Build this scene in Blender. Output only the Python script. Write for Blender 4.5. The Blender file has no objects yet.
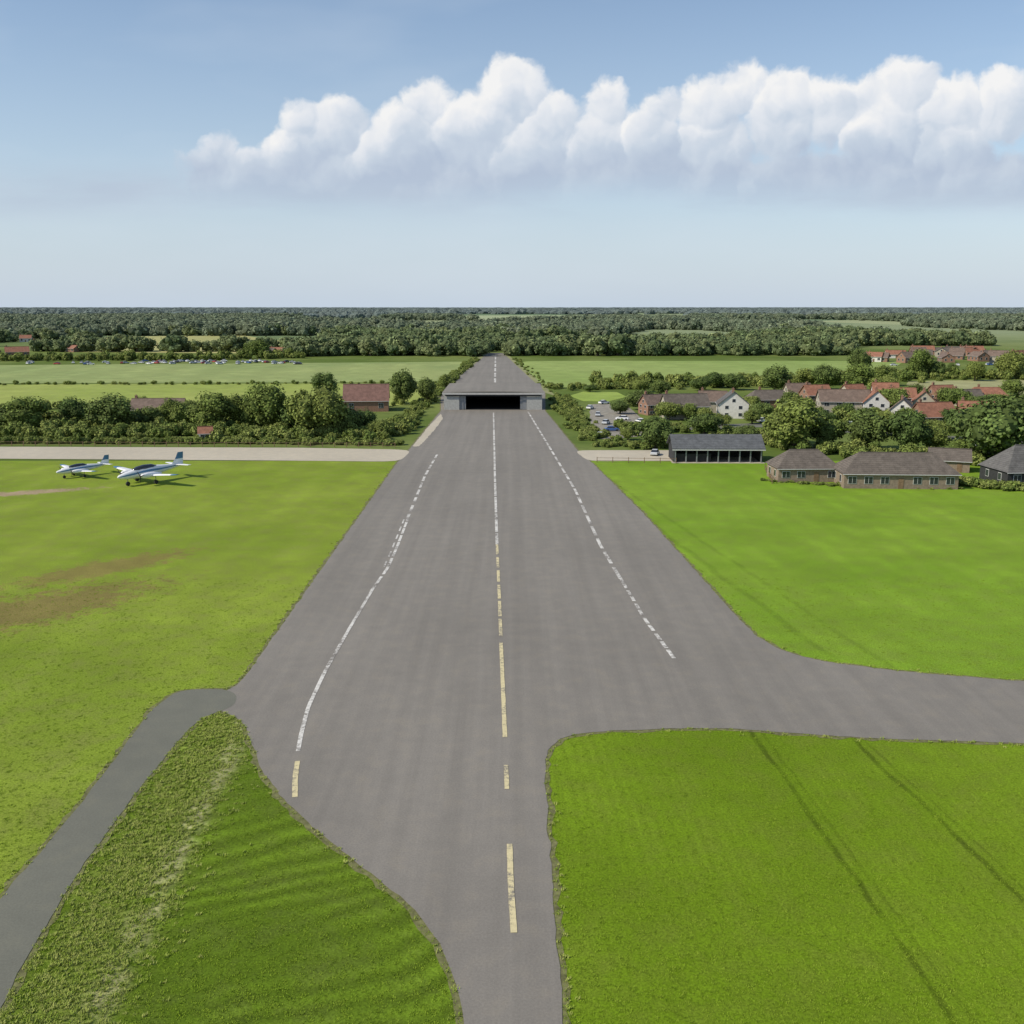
import bpy, math, random
import numpy as np
from mathutils import Vector, Matrix, noise as mnoise
from mathutils.geometry import tessellate_polygon
R=random.Random(7)
S=bpy.context.scene
COL=S.collection
# ------------------------------------------------------------ survey: camera and ground helper
H=35.0; F=983.0; PITCH=math.atan(205/983.0)
cp,sp=math.cos(PITCH),math.sin(PITCH)
def P(u,v,z=0.0):
    cx=(u-512)/F; cy=(512-v)/F
    dz=cy*cp-sp
    k=-(H-z)/dz
    return Vector((cx*k,(cp+cy*sp)*k,z))
def depth(u,v):
    p=P(u,v); return p.y*cp+H*sp
def ST(u,v):
    cx=(u-512)/F; cy=(512-v)/F; y=cp+cy*sp
    return cx/y,(cy*cp-sp)/y
cam=bpy.data.cameras.new("camera"); co=bpy.data.objects.new("camera",cam); COL.objects.link(co)
co.location=(0,0,H); co.rotation_euler=(math.radians(90)-PITCH,0,0)
cam.sensor_width=36; cam.lens=36*F/1024; cam.clip_end=120000; cam.clip_start=0.5
S.camera=co
# ------------------------------------------------------------ node helper
class NB:
    def __init__(s,nt): s.nt=nt; nt.nodes.clear()
    def n(s,t,props=None,ins=None):
        nd=s.nt.nodes.new(t)
        for k,v in (props or {}).items(): setattr(nd,k,v)
        for k,v in (ins or {}).items(): s.set(nd.inputs[k],v)
        return nd
    def set(s,sock,v):
        if isinstance(v,bpy.types.NodeSocket): s.nt.links.new(v,sock)
        elif isinstance(v,bpy.types.Node): s.nt.links.new(v.outputs[0],sock)
        else:
            if isinstance(v,(tuple,list)) and len(v)==3 and sock.type=='RGBA': v=(*v,1)
            sock.default_value=v
    def m(s,op,a,b=0.0,c=None,clamp=False):
        nd=s.n('ShaderNodeMath',{'operation':op,'use_clamp':clamp}); s.set(nd.inputs[0],a); s.set(nd.inputs[1],b)
        if c is not None: s.set(nd.inputs[2],c)
        return nd.outputs[0]
    def vm(s,op,a,b=(0,0,0),out=0):
        nd=s.n('ShaderNodeVectorMath',{'operation':op}); s.set(nd.inputs[0],a)
        if op=='SCALE': s.set(nd.inputs['Scale'],b)
        else: s.set(nd.inputs[1],b)
        return nd.outputs[1] if op in('DOT_PRODUCT','LENGTH') else nd.outputs[0]
    def noise(s,vec,scale,detail=3,rough=0.5,col=False,dist=0,dim='3D'):
        nd=s.n('ShaderNodeTexNoise',{'noise_dimensions':dim},{'Vector':vec,'Scale':scale,'Detail':detail,'Roughness':rough,'Distortion':dist})
        return nd.outputs[1] if col else nd.outputs[0]
    def mix(s,f,a,b,mode='MIX'):
        nd=s.n('ShaderNodeMix',{'data_type':'RGBA','blend_type':mode})
        s.set(nd.inputs[0],f); s.set(nd.inputs[6],a); s.set(nd.inputs[7],b); return nd.outputs[2]
    def mixf(s,f,a,b):
        nd=s.n('ShaderNodeMix',{'data_type':'FLOAT'})
        s.set(nd.inputs[0],f); s.set(nd.inputs[2],a); s.set(nd.inputs[3],b); return nd.outputs[0]
    def mr(s,v,a,b,c=0.0,d=1.0,smooth=False):
        nd=s.n('ShaderNodeMapRange',{'interpolation_type':'SMOOTHSTEP' if smooth else 'LINEAR'})
        for i,x in enumerate((v,a,b,c,d)): s.set(nd.inputs[i],x)
        return nd.outputs[0]
    def pos(s): return s.n('ShaderNodeNewGeometry').outputs['Position']
    def scalevec(s,v,sc): return s.vm('MULTIPLY',v,sc)
def newmat(name):
    m=bpy.data.materials.new(name); m.use_nodes=True; return m,NB(m.node_tree)
def finish(b,col,rough=0.9,bump=None,bstr=0.5,bdist=0.05,spec=0.2,metal=0.0,trans=None):
    p=b.n('ShaderNodeBsdfPrincipled',None,{'Base Color':col,'Roughness':rough,'Metallic':metal})
    p.inputs['Specular IOR Level'].default_value=spec
    if bump is not None:
        bn=b.n('ShaderNodeBump',None,{'Height':bump,'Strength':bstr,'Distance':bdist}); b.set(p.inputs['Normal'],bn.outputs[0])
    out=b.n('ShaderNodeOutputMaterial')
    b.set(out.inputs[0],p.outputs[0])
def simple(name,col,rough=0.7,var=0.25,scale=1.5,spec=0.3,metal=0.0,bstr=0.2):
    m,b=newmat(name)
    tc=b.n('ShaderNodeTexCoord').outputs['Object']
    n1=b.noise(tc,scale,4,0.6)
    f=b.mr(n1,0.3,0.7,1-var,1+var)
    c=b.vm('SCALE',b.n('ShaderNodeRGB').outputs[0],f)
    c.node.inputs[0].links[0].from_node.outputs[0].default_value=(*col,1)
    finish(b,c,rough,n1,bstr,0.03,spec,metal); return m
def linemask(b,pos,p1,p2,w):
    d=(p2-p1); d.z=0; L=d.length; d/=L; n=Vector((-d.y,d.x,0))
    off=n.dot(p1)
    wob=b.m('MULTIPLY',b.m('SUBTRACT',b.noise(pos,0.12,3,dim='2D'),0.5),1.2)
    dd=b.m('ABSOLUTE',b.m('ADD',b.m('SUBTRACT',b.vm('DOT_PRODUCT',pos,tuple(n)),off),wob))
    return b.mr(dd,w*0.3,w*1.6,1.0,0.0,True)
def grass(name,c1,c2,dry,dryamt=0.3,stripe=None,tracks=(),patch=None,bump=0.06,big=0.03,strip2=None,fine=0.34):
    m,b=newmat(name); p=b.pos()
    n1=b.noise(p,big,4,0.6,dim='2D'); n2=b.noise(p,0.35,5,0.65,dim='2D'); n3=b.noise(p,6.0,3,0.8,dim='2D'); n4=b.noise(p,0.09,4,0.6,dim='2D')
    col=b.mix(b.mr(n1,0.35,0.65),c1,c2)
    col=b.mix(b.m('MULTIPLY',b.mr(n2,0.45,0.75),dryamt),col,dry)
    hgt=n3
    k=b.m('MULTIPLY',b.mr(n3,0.3,0.7,1-fine,1+fine),b.mr(n2,0.3,0.7,1.1,0.9))
    k=b.m('MULTIPLY',k,b.mr(n4,0.3,0.7,0.90,1.10))
    if stripe:
        for ang,per,amp,wb in stripe:
            n=(math.cos(ang),math.sin(ang),0)
            d=b.vm('DOT_PRODUCT',p,n)
            d=b.m('ADD',d,b.m('MULTIPLY',b.noise(p,0.06,2,dim='2D'),wb))
            sn=b.m('SINE',b.m('MULTIPLY',d,2*math.pi/per))
            am=b.m('MULTIPLY',b.mr(n4,0.35,0.65),amp)
            k=b.m('MULTIPLY',k,b.m('ADD',1.0,b.m('MULTIPLY',sn,am)))
            if amp>0.2: hgt=b.m('ADD',hgt,b.m('MULTIPLY',sn,amp*3.0))
    for (a,c,w,dk) in tracks:
        lm=linemask(b,p,a,c,w); lm=b.m('MULTIPLY',lm,b.mr(n2,0.35,0.55,0.45,1.0))
        k=b.m('MULTIPLY',k,b.m('SUBTRACT',1.0,b.m('MULTIPLY',lm,dk)))
    if strip2:
        for (a,c,w,cc,amt) in strip2:
            lm=linemask(b,p,a,c,w)
            col=b.mix(b.m('MULTIPLY',b.m('MULTIPLY',lm,b.mr(n2,0.3,0.6)),amt),col,cc)
    if patch:
        for (c,rx,ry,ang,cc,amt) in patch:
            q=b.vm('SUBTRACT',p,tuple(c))
            a1=b.m('DIVIDE',b.vm('DOT_PRODUCT',q,(math.cos(ang),math.sin(ang),0)),rx)
            a2=b.m('DIVIDE',b.vm('DOT_PRODUCT',q,(-math.sin(ang),math.cos(ang),0)),ry)
            r=b.m('SQRT',b.m('ADD',b.m('MULTIPLY',a1,a1),b.m('MULTIPLY',a2,a2)))
            ns=b.noise(b.scalevec(p,(0.5,0.5,1)),1.0,5,0.85,dim='2D')
            r=b.m('ADD',r,b.m('MULTIPLY',b.m('SUBTRACT',ns,0.5),3.0))
            col=b.mix(b.m('MULTIPLY',b.mr(r,0.6,1.25,1.0,0.0,True),amt),col,cc)
    col=b.vm('SCALE',col,k)
    finish(b,col,0.95,hgt,0.6,bump,0.08); return m
# ------------------------------------------------------------ mesh helpers
def meshobj(name,verts,faces,mats,fm=None,parent=None,smooth=False,loc=None):
    me=bpy.data.meshes.new(name); me.from_pydata([tuple(v) for v in verts],[],faces)
    if not isinstance(mats,(list,tuple)): mats=[mats]
    for m in mats: me.materials.append(m)
    if fm is not None: me.polygons.foreach_set('material_index',fm)
    if smooth: me.polygons.foreach_set('use_smooth',[True]*len(me.polygons))
    me.update()
    o=bpy.data.objects.new(name,me); COL.objects.link(o)
    if parent: o.parent=parent
    if loc is not None: o.location=loc
    return o
class MB:
    def __init__(s): s.v=[];s.f=[];s.m=[]
    def box(s,c,sz,mi=0,rz=0.0):
        x,y,z=c; a,b_,h=sz[0]/2,sz[1]/2,sz[2]/2; n=len(s.v); cr,sr=math.cos(rz),math.sin(rz)
        for dx,dy,dz in((-a,-b_,-h),(a,-b_,-h),(a,b_,-h),(-a,b_,-h),(-a,-b_,h),(a,-b_,h),(a,b_,h),(-a,b_,h)):
            s.v.append((x+dx*cr-dy*sr,y+dx*sr+dy*cr,z+dz))
        for f in((0,3,2,1),(4,5,6,7),(0,1,5,4),(1,2,6,5),(2,3,7,6),(3,0,4,7)):
            s.f.append(tuple(n+i for i in f)); s.m.append(mi)
    def poly(s,pts,mi=0):
        n=len(s.v); s.v+= [tuple(p) for p in pts]; s.f.append(tuple(range(n,n+len(pts)))); s.m.append(mi)
    def rings(s,rings,mi=0,cap=True):
        n=len(s.v); k=len(rings[0])
        for r in rings: s.v+=[tuple(p) for p in r]
        for i in range(len(rings)-1):
            for j in range(k):
                a=n+i*k+j; b_=n+i*k+(j+1)%k
                s.f.append((a,b_,b_+k,a+k)); s.m.append(mi)
        if cap:
            s.f.append(tuple(n+j for j in reversed(range(k)))); s.m.append(mi)
            s.f.append(tuple(n+(len(rings)-1)*k+j for j in range(k))); s.m.append(mi)
    def tube(s,p0,p1,r0,r1,k=7,mi=0):
        p0=Vector(p0);p1=Vector(p1);d=(p1-p0).normalized()
        a=d.orthogonal().normalized(); b_=d.cross(a)
        s.rings([[p+ (a*math.cos(t)+b_*math.sin(t))*r for t in [2*math.pi*i/k for i in range(k)]] for p,r in((p0,r0),(p1,r1))],mi)
    def obj(s,name,mats,parent=None,smooth=False,loc=None): return meshobj(name,s.v,s.f,mats,s.m,parent,smooth,loc)
def outline(px,step=1.5,smooth=6,jit=0.0,closed=True):
    pts=[P(u,v) for u,v in px]; out=[]
    n=len(pts)
    for i in range(n if closed else n-1):
        a,b_=pts[i],pts[(i+1)%n]; L=(b_-a).length; k=max(1,int(L/step))
        for j in range(k): out.append(a.lerp(b_,j/k))
    if not closed: out.append(pts[-1])
    for _ in range(smooth):
        o2=out[:]
        for i in range(len(out)):
            if not closed and i in(0,len(out)-1): continue
            o2[i]=(out[i-1]+out[i]*2+out[(i+1)%len(out)])/4
        out=o2
    if jit:
        for i,p in enumerate(out):
            n_=mnoise.noise(p*0.35)*jit*1.2+mnoise.noise(p*1.3+Vector((9,3,1)))*jit
            m_=mnoise.noise(p*0.4+Vector((31,7,5)))*jit+mnoise.noise(p*1.3+Vector((3,33,1)))*jit
            out[i]=p+Vector((n_,m_,0))
    return out
def sheet(name,pts,z,mat):
    pts=[Vector((p.x,p.y,z)) for p in pts]
    tris=tessellate_polygon([pts])
    fs=[]
    for t in tris:
        a,b_,c=[pts[i] for i in t]
        fs.append(t if (b_-a).cross(c-a).z>0 else (t[0],t[2],t[1]))
    return meshobj(name,pts,fs,mat)
def empty(name,loc,rz=0.0):
    e=bpy.data.objects.new(name,None); COL.objects.link(e); e.location=loc; e.rotation_euler=(0,0,rz); e.empty_display_size=0.5; return e
# ------------------------------------------------------------ world
SUN_AZ=math.atan2(-0.86,-0.35); EL=math.radians(40)
W=bpy.data.worlds.new("World"); S.world=W; W.use_nodes=True
W.cycles.sampling_method='NONE'
b=NB(W.node_tree)
sky=b.n('ShaderNodeTexSky',{'sky_type':'NISHITA','sun_disc':False,'sun_elevation':EL,'sun_rotation':SUN_AZ%(2*math.pi),'altitude':50,'air_density':1.0,'dust_density':0.4,'ozone_density':1.6})
g=b.n('ShaderNodeTexCoord').outputs['Generated']
sx=b.n('ShaderNodeSeparateXYZ',None,{0:g})
yy=b.m('MAXIMUM',sx.outputs[1],0.05)
s_=b.m('DIVIDE',sx.outputs[0],yy); t_=b.m('DIVIDE',sx.outputs[2],yy)
st=b.n('ShaderNodeCombineXYZ',None,{0:s_,1:t_,2:0.0}).outputs[0]
w1=b.vm('SCALE',b.vm('SUBTRACT',b.noise(st,20,4,0.60,True,dim='2D'),(0.5,0.5,0.5)),0.028)
stw=b.vm('MULTIPLY',b.vm('ADD',st,w1),(1,1,0))
PUFF=[(218,158,23),(256,172,24),(302,124,22),(338,130,34),(292,160,36),(376,160,34),(430,104,28),(402,146,40),(458,132,34),(514,94,35),(482,132,42),(550,130,36),(606,108,27),(595,148,38),(652,140,34),(664,114,22),(708,112,33),(745,90,28),(784,116,42),(830,112,36),(868,108,32),(907,92,33),(885,132,48),(952,116,38),(1006,106,37),(1082,108,48),(712,152,40),(524,160,44),(950,152,44),(1170,120,56)]
sd_=-1.0; lum=0.0; first=True
for (u,v,r) in PUFF:
    cx_,cy_=ST(u,v); rr=r/F*0.99
    dv=b.vm('SUBTRACT',stw,(cx_,cy_,0)); q=b.m('MULTIPLY_ADD',b.vm('DOT_PRODUCT',dv,dv),-0.5/rr,rr/2)
    li=b.vm('DOT_PRODUCT',dv,(-0.62/rr,0.78/rr,0))
    if first: sd_,lum=q,li; first=False
    else:
        f=b.mr(b.m('SUBTRACT',q,sd_),-0.0026,0.0026)
        lum=b.mixf(f,lum,li); sd_=b.m('SMOOTH_MAX',q,sd_,0.003)
sw=b.n('ShaderNodeSeparateXYZ',None,{0:stw})
bl,br=ST(175,150)[0],0.85
body=b.m('MINIMUM',b.m('SUBTRACT',ST(0,152)[1],sw.outputs[1]),b.m('MULTIPLY',b.m('MINIMUM',b.m('SUBTRACT',sw.outputs[0],bl),b.m('SUBTRACT',br,sw.outputs[0])),0.3))
lum=b.mixf(b.mr(b.m('SUBTRACT',body,sd_),-0.008,0.008),lum,-0.30)
sd_=b.m('SMOOTH_MAX',body,sd_,0.006)
fn=b.noise(stw,55,4,0.6,dim='2D')
v2=b.noise(stw,20,3,0.5,dim='2D'); v3=b.noise(b.vm('ADD',stw,(-0.011,0.013,0)),20,3,0.5,dim='2D')
atop=b.mr(b.m('ADD',sd_,b.m('MULTIPLY',b.m('SUBTRACT',fn,0.5),0.012)),-0.003,0.0075,0,1,True)
lown=b.noise(b.scalevec(st,(3,10,1)),1.0,4,0.6,dim='2D')
bot=0.098
abot=b.mr(b.m('ADD',t_,b.m('MULTIPLY',b.m('SUBTRACT',lown,0.5),0.03)),bot-0.008,bot+0.030,0,1,True)
al=b.m('MULTIPLY',atop,abot)
front=b.m('GREATER_THAN',sx.outputs[1],0.06)
al=b.m('MULTIPLY',b.m('MULTIPLY',al,front),0.95)
hh=b.mr(t_,bot+0.008,0.205,0,1)
L_=b.m('ADD',b.m('MULTIPLY',lum,0.34),b.m('MULTIPLY',b.m('SUBTRACT',v2,v3),0.95))
L_=b.m('ADD',L_,b.m('ADD',b.m('MULTIPLY',hh,0.72),0.10))
ramp=b.n('ShaderNodeValToRGB',None,{0:L_}); cr=ramp.color_ramp
cr.elements[0].position=0.0; cr.elements[0].color=(0.46,0.54,0.67,1)
cr.elements[1].position=1.0; cr.elements[1].color=(0.93,0.92,0.91,1)
e=cr.elements.new(0.4); e.color=(0.58,0.655,0.755,1)
e=cr.elements.new(0.75); e.color=(0.78,0.81,0.86,1)
SK=0.13
ccol=b.vm('SCALE',ramp.outputs[0],1/SK)
hz=b.mr(b.m('MAXIMUM',t_,0.0),0.0,0.45,0.97,0.0,False)
hz=b.m('MULTIPLY',hz,hz)
hz=b.mixf(front,b.mr(sx.outputs[2],0,0.4,0.9,0),hz)
skyc=b.mix(hz,sky.outputs[0],(0.54/SK,0.635/SK,0.755/SK))
ve=b.noise(b.scalevec(st,(3,16,1)),1.0,5,0.6,dim='2D')
va=b.m('MULTIPLY',b.m('MULTIPLY',b.mr(ve,0.34,0.62),b.mr(b.m('ABSOLUTE',b.m('SUBTRACT',t_,0.110)),0.0,0.036,0.8,0,True)),front)
skyc=b.mix(va,skyc,(0.47/SK,0.555/SK,0.675/SK))
ve2=b.noise(b.scalevec(st,(2,7,1)),1.0,4,0.6,dim='2D')
va2=b.m('MULTIPLY',b.m('MULTIPLY',b.mr(ve2,0.45,0.8),0.25),front)
skyc=b.mix(va2,skyc,(0.68/SK,0.76/SK,0.85/SK))
fin=b.mix(al,skyc,ccol)
bg=b.n('ShaderNodeBackground',None,{'Color':fin,'Strength':SK})
wo=b.n('ShaderNodeOutputWorld'); b.set(wo.inputs[0],bg.outputs[0])
sl=bpy.data.lights.new("sun",'SUN'); sl.energy=4.5; sl.angle=math.radians(0.5); sl.color=(1,0.92,0.78)
so=bpy.data.objects.new("sun",sl); COL.objects.link(so)
sd=Vector((math.sin(SUN_AZ)*math.cos(EL),math.cos(SUN_AZ)*math.cos(EL),math.sin(EL)))
so.rotation_euler=sd.to_track_quat('Z','Y').to_euler(); so.location=(0,-20,80)
S.view_settings.view_transform='Standard'; S.view_settings.look='None'; S.view_settings.exposure=0
# ------------------------------------------------------------ ground
def axis(ms,near,step,far):
    a=list(np.arange(0,near,step)); x=near
    while x<far: a.append(x); x*=1.25
    a.append(far); return a
ax=axis(0,400,40,70000); xs=sorted(set([-q for q in ax]+ax)); ys=[-3000,-1000,-300,-100]+ax
vs=[(x,y,0) for y in ys for x in xs]; nx=len(xs)
fs=[(j*nx+i,j*nx+i+1,(j+1)*nx+i+1,(j+1)*nx+i) for j in range(len(ys)-1) for i in range(nx-1)]
gm,b=newmat("ground_meadow"); p=b.pos()
n1=b.noise(p,0.012,4,0.6,dim='2D'); n2=b.noise(p,0.15,4,0.65,dim='2D')
vo=b.n('ShaderNodeTexVoronoi',{'voronoi_dimensions':'2D','feature':'F1'},{'Vector':b.scalevec(p,(1.0,0.5,1)),'Scale':0.0028})
c=b.mix(b.mr(n1,0.4,0.6),(0.10,0.145,0.030),(0.16,0.20,0.055))
c=b.mix(b.m('MULTIPLY',b.mr(n2,0.5,0.7),0.4),c,(0.07,0.10,0.028))
yv=b.n('ShaderNodeSeparateXYZ',None,{0:p}).outputs[1]
far=b.mr(yv,800,1400)
fr=b.n('ShaderNodeSeparateColor',None,{0:vo.outputs['Color']}).outputs[0]
fld=b.mix(b.mr(fr,0.2,0.8),(0.14,0.20,0.11),(0.30,0.33,0.18))
c=b.mix(far,c,fld)
finish(b,c,0.95,None,0.4,0.15,0.05)
meshobj("ground",vs,fs,gm)
# near fields
def dirang(a,c):
    d=P(*c)-P(*a); return math.atan2(-d.x,d.y)
ulf=grass("grass_upper_left",(0.172,0.240,0.024),(0.215,0.280,0.034),(0.27,0.28,0.08),0.4,
    stripe=[(dirang((237,689),(397,463)),8.0,0.05,3.0)],
    patch=[(P(20,612),17,6.5,math.radians(48),(0.20,0.155,0.055),0.85),(P(105,568),13,4.0,math.radians(48),(0.21,0.165,0.055),0.8),(P(10,494),14,2.5,math.radians(25),(0.34,0.25,0.17),0.9)])
urf=grass("grass_upper_right",(0.155,0.262,0.020),(0.188,0.290,0.028),(0.24,0.30,0.06),0.35,
    stripe=[(dirang((592,463),(735,615)),5.0,0.05,2.5)],
    tracks=[(P(620,500),P(790,628),0.5,0.2),(P(640,500),P(850,640),0.4,0.16)])
lrf=grass("grass_lower_right",(0.126,0.204,0.009),(0.156,0.238,0.014),(0.21,0.255,0.036),0.38,
    stripe=[(dirang((770,760),(950,1024)),0.9,0.06,0.8)],
    tracks=[(P(775,765),P(955,1024),0.22,0.42),(P(872,757),P(1060,935),0.22,0.42),(P(786,765),P(975,1024),0.14,0.22),(P(882,757),P(1075,935),0.14,0.2)])
llf=grass("grass_lower_left",(0.082,0.136,0.008),(0.108,0.170,0.013),(0.16,0.20,0.04),0.4,
    stripe=[(math.radians(118),1.9,0.34,7.0),(math.radians(60),0.9,0.08,2.0)],
    strip2=[(P(225,715),P(60,1010),2.8,(0.20,0.25,0.045),0.9),(P(190,830),P(95,1010),0.9,(0.34,0.33,0.16),0.9)])
sheet("grass_field",[P(*q) for q in((-700,461),(490,461),(230,702),(110,800),(-60,1010),(-1500,1010))],0.03,ulf)
sheet("grass_field",[P(*q) for q in((560,461),(1800,461),(2200,715),(560,712))],0.03,urf)
sheet("grass_field",[P(*q) for q in((520,712),(2200,718),(2400,1500),(505,1500))],0.031,lrf)
sheet("grass_field",[P(*q) for q in((222,702),(520,702),(505,1500),(-900,1500),(-60,1010),(110,800))],0.032,llf)
def farfield(name,px,c1,c2,dry,z=0.06,stripe=None):
    m=grass("mat_"+name,c1,c2,dry,0.4,big=0.01,stripe=stripe,fine=0.15); return sheet(name,outline(px,20,1),z,m)
farfield("crop_field",[(-500,368),(-100,366),(440,362),(474,361),(458,374),(446,382),(-500,385)],(0.22,0.28,0.10),(0.28,0.33,0.12),(0.34,0.35,0.17),stripe=[(0.1,30,0.08,20)])
farfield("crop_field",[(-500,385.5),(446,383.5),(434,398),(418,408),(-500,410)],(0.26,0.32,0.07),(0.31,0.35,0.09),(0.34,0.36,0.14),0.07)
farfield("crop_field",[(518,361),(905,361),(885,374),(640,388),(545,388)],(0.22,0.30,0.08),(0.26,0.33,0.10),(0.32,0.36,0.14),0.065,stripe=[(0.2,35,0.06,20)])
farfield("crop_field",[(562,390),(640,391),(612,404),(577,403)],(0.24,0.33,0.06),(0.27,0.35,0.08),(0.3,0.35,0.12),0.07)
farfield("stubble_field",[(895,381),(1400,376),(1400,400),(965,403)],(0.28,0.29,0.13),(0.32,0.32,0.16),(0.37,0.34,0.2),0.07)
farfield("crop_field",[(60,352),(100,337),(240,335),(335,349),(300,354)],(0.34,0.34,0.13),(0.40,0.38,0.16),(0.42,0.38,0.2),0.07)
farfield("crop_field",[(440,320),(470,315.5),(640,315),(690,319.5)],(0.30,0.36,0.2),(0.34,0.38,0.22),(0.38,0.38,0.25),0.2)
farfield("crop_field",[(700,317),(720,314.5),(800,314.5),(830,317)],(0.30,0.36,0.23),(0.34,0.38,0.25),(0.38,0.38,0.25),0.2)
# ------------------------------------------------------------ tarmac
def tarmac(name,base,streak=True):
    m,b=newmat(name); p=b.pos()
    big=b.noise(p,0.035,4,0.6,dim='2D'); st=b.noise(b.scalevec(p,(0.55,0.012,1)),1.0,4,0.6,dim='2D'); fi=b.noise(p,7,3,0.8,dim='2D'); md=b.noise(p,0.5,5,0.65,dim='2D')
    k=b.mr(big,0.3,0.7,0.94,1.06)
    if streak: k=b.m('MULTIPLY',k,b.mr(st,0.3,0.7,0.93,1.07))
    k=b.m('MULTIPLY',k,b.mr(fi,0.25,0.75,0.86,1.14)); k=b.m('MULTIPLY',k,b.mr(md,0.3,0.7,0.95,1.05))
    rgb=b.n('ShaderNodeRGB'); rgb.outputs[0].default_value=(*base,1)
    c=b.mix(b.mr(md,0.5,0.8,0,0.4),rgb.outputs[0],(base[0]*1.10,base[1]*1.05,base[2]*0.93))
    c=b.vm('SCALE',c,k); finish(b,c,0.85,fi,0.3,0.015,0.3); return m
tm=tarmac("worn_tarmac",(0.205,0.188,0.163)); pm=tarmac("path_tarmac",(0.150,0.150,0.120),False); cm=tarmac("pale_concrete",(0.46,0.41,0.32),False)
TAR=[(441,411),(409,450),(397,463),(237,689),(222,692),(207,700),(207,712),(235,712),(248,728),(256,762),(283,800),(335,848),(393,890),(430,925),(452,965),(466,1024),(480,1150),(486,1400),(580,1400),(572,1150),(564,1024),(556,940),(550,850),(545,780),(544,756),(549,742),(565,734),(640,730),(720,728),(850,738),(1024,744),(1500,760),(1500,700),(1024,682),(900,672),(820,662),(790,655),(760,640),(735,615),(690,565),(640,510),(592,463),(577,450),(545,411),(545,392),(503,353),(488,353),(441,392)]
tar=outline(TAR,0.8,10,0.14)
dirt=simple("verge_dirt",(0.15,0.15,0.06),0.95,0.4,2.0)
def ribbon(name,line,w,z,mat,closed=False,jit=0.0,gaps=None):
    vs=[];fs=[];n=len(line)
    for i,p in enumerate(line):
        a=line[max(i-1,0)] if not closed else line[i-1]; c=line[min(i+1,n-1)] if not closed else line[(i+1)%n]
        d=(c-a); d.z=0; d=d.normalized() if d.length>1e-6 else Vector((0,1,0)); nn=Vector((-d.y,d.x,0))
        ww=w(p) if callable(w) else w
        j1=1+jit*mnoise.noise(p*0.9); j2=1+jit*mnoise.noise(p*0.9+Vector((5,5,5)))
        vs.append((p.x+nn.x*ww/2*j1,p.y+nn.y*ww/2*j1,z)); vs.append((p.x-nn.x*ww/2*j2,p.y-nn.y*ww/2*j2,z))
    for i in range(n if closed else n-1):
        if gaps and gaps(line[i]): continue
        k=(i+1)%n; fs.append((2*i+1,2*k+1,2*k,2*i))
    return meshobj(name,vs,fs,mat)
ribbon("runway_verge",tar,0.8,0.045,dirt,True,1.0)
sheet("runway",tar,0.07,tm)
PATH=[(214,689),(178,690),(150,712),(100,780),(50,842),(0,899),(-120,1040),(-250,1200),(-150,1400),(-60,1110),(0,1008),(60,902),(120,815),(190,727),(207,713),(232,712),(240,700),(236,690)]
pth=outline(PATH,0.8,6,0.12); ribbon("path_verge",pth,0.7,0.05,dirt,True,1.0); sheet("path",pth,0.076,pm)
sheet("access_road",outline([(-700,446),(0,447),(300,448),(412,450),(400,462),(300,461),(0,459),(-700,458)],3,2,0.1),0.082,cm)
sheet("access_road",outline([(574,450.5),(690,450.5),(690,461),(588,461.5)],2,3,0.1),0.082,cm)
sheet("gravel_track",outline([(441,414),(430,425),(412,447),(419,447),(433,432),(443,419)],1,2,0.2),0.085,cm)
gv=grass("strip_verge",(0.21,0.23,0.10),(0.27,0.27,0.13),(0.35,0.32,0.21),0.5)
sheet("runway_strip_verge",[P(*q) for q in((425,402),(484,353),(489,353),(444,396))],0.066,gv)
sheet("runway_strip_verge",[P(*q) for q in((541,392),(502,353),(506,353),(556,396))],0.0665,gv)
# ------------------------------------------------------------ markings
def paint(name,col,wear):
    m,b=newmat(name); p=b.pos(); n=b.noise(p,2.2,5,0.75,dim='2D'); n2=b.noise(p,0.25,3,0.6,dim='2D')
    f=b.mr(b.m('ADD',n,b.m('MULTIPLY',b.m('SUBTRACT',n2,0.5),0.8)),wear-0.05,wear+0.2)
    c=b.mix(f,(0.21,0.19,0.165),col); c=b.vm('SCALE',c,b.mr(n,0.3,0.7,0.85,1.1)); finish(b,c,0.7,None,0.2,0.01,0.3); return m
pw=paint("white_paint",(0.62,0.60,0.55),0.36); py=paint("yellow_paint",(0.60,0.52,0.30),0.31)
_mz=[0.085]
def mark(px,w,mat,pattern=None,name="runway_marking"):
    line=outline(px,0.5,6,0,False); g=None; _mz[0]+=0.001
    if pattern:
        on,off=pattern; acc=[0.0]; d={}
        for i in range(len(line)-1):
            d[i]=acc[0]; acc[0]+=(line[i+1]-line[i]).length
        idx={id(line[i]):d[i] for i in d}
        g=lambda p:(idx[id(p)]%(on+off))>on
    return ribbon(name,line,w,_mz[0],mat,False,0.15,g)
mark([(437,455),(425,476),(407,520)],0.5,pw,(5.5,2.2))
mark([(409,516),(398,545),(388,568),(371,592)],0.4,pw,(4.0,0.8))
mark([(404,520),(391,552),(382,572)],0.25,pw,(3.0,2.5))
mark([(372,591),(350,628),(325,672),(308,708),(300,740),(298,752)],0.36,pw)
mark([(297.5,762),(295,780),(295,798)],0.4,py)
mark([(528,412),(545,440),(575,490),(600,545),(622,582)],0.5,pw,(6.5,2.0))
mark([(620,578),(645,620),(674,659)],0.42,pw,(2.2,0.6))
mark([(493.5,413),(495,480),(497,545)],0.45,pw,(14,1.0))
mark([(497,545),(499,590),(501,640)],0.38,py,(6,1.2))
mark([(501,643),(503,690),(505,738)],0.38,py)
mark([(506,766),(507,790)],0.36,py)
mark([(509.5,845),(511,890),(514,934)],0.38,py)
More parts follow.
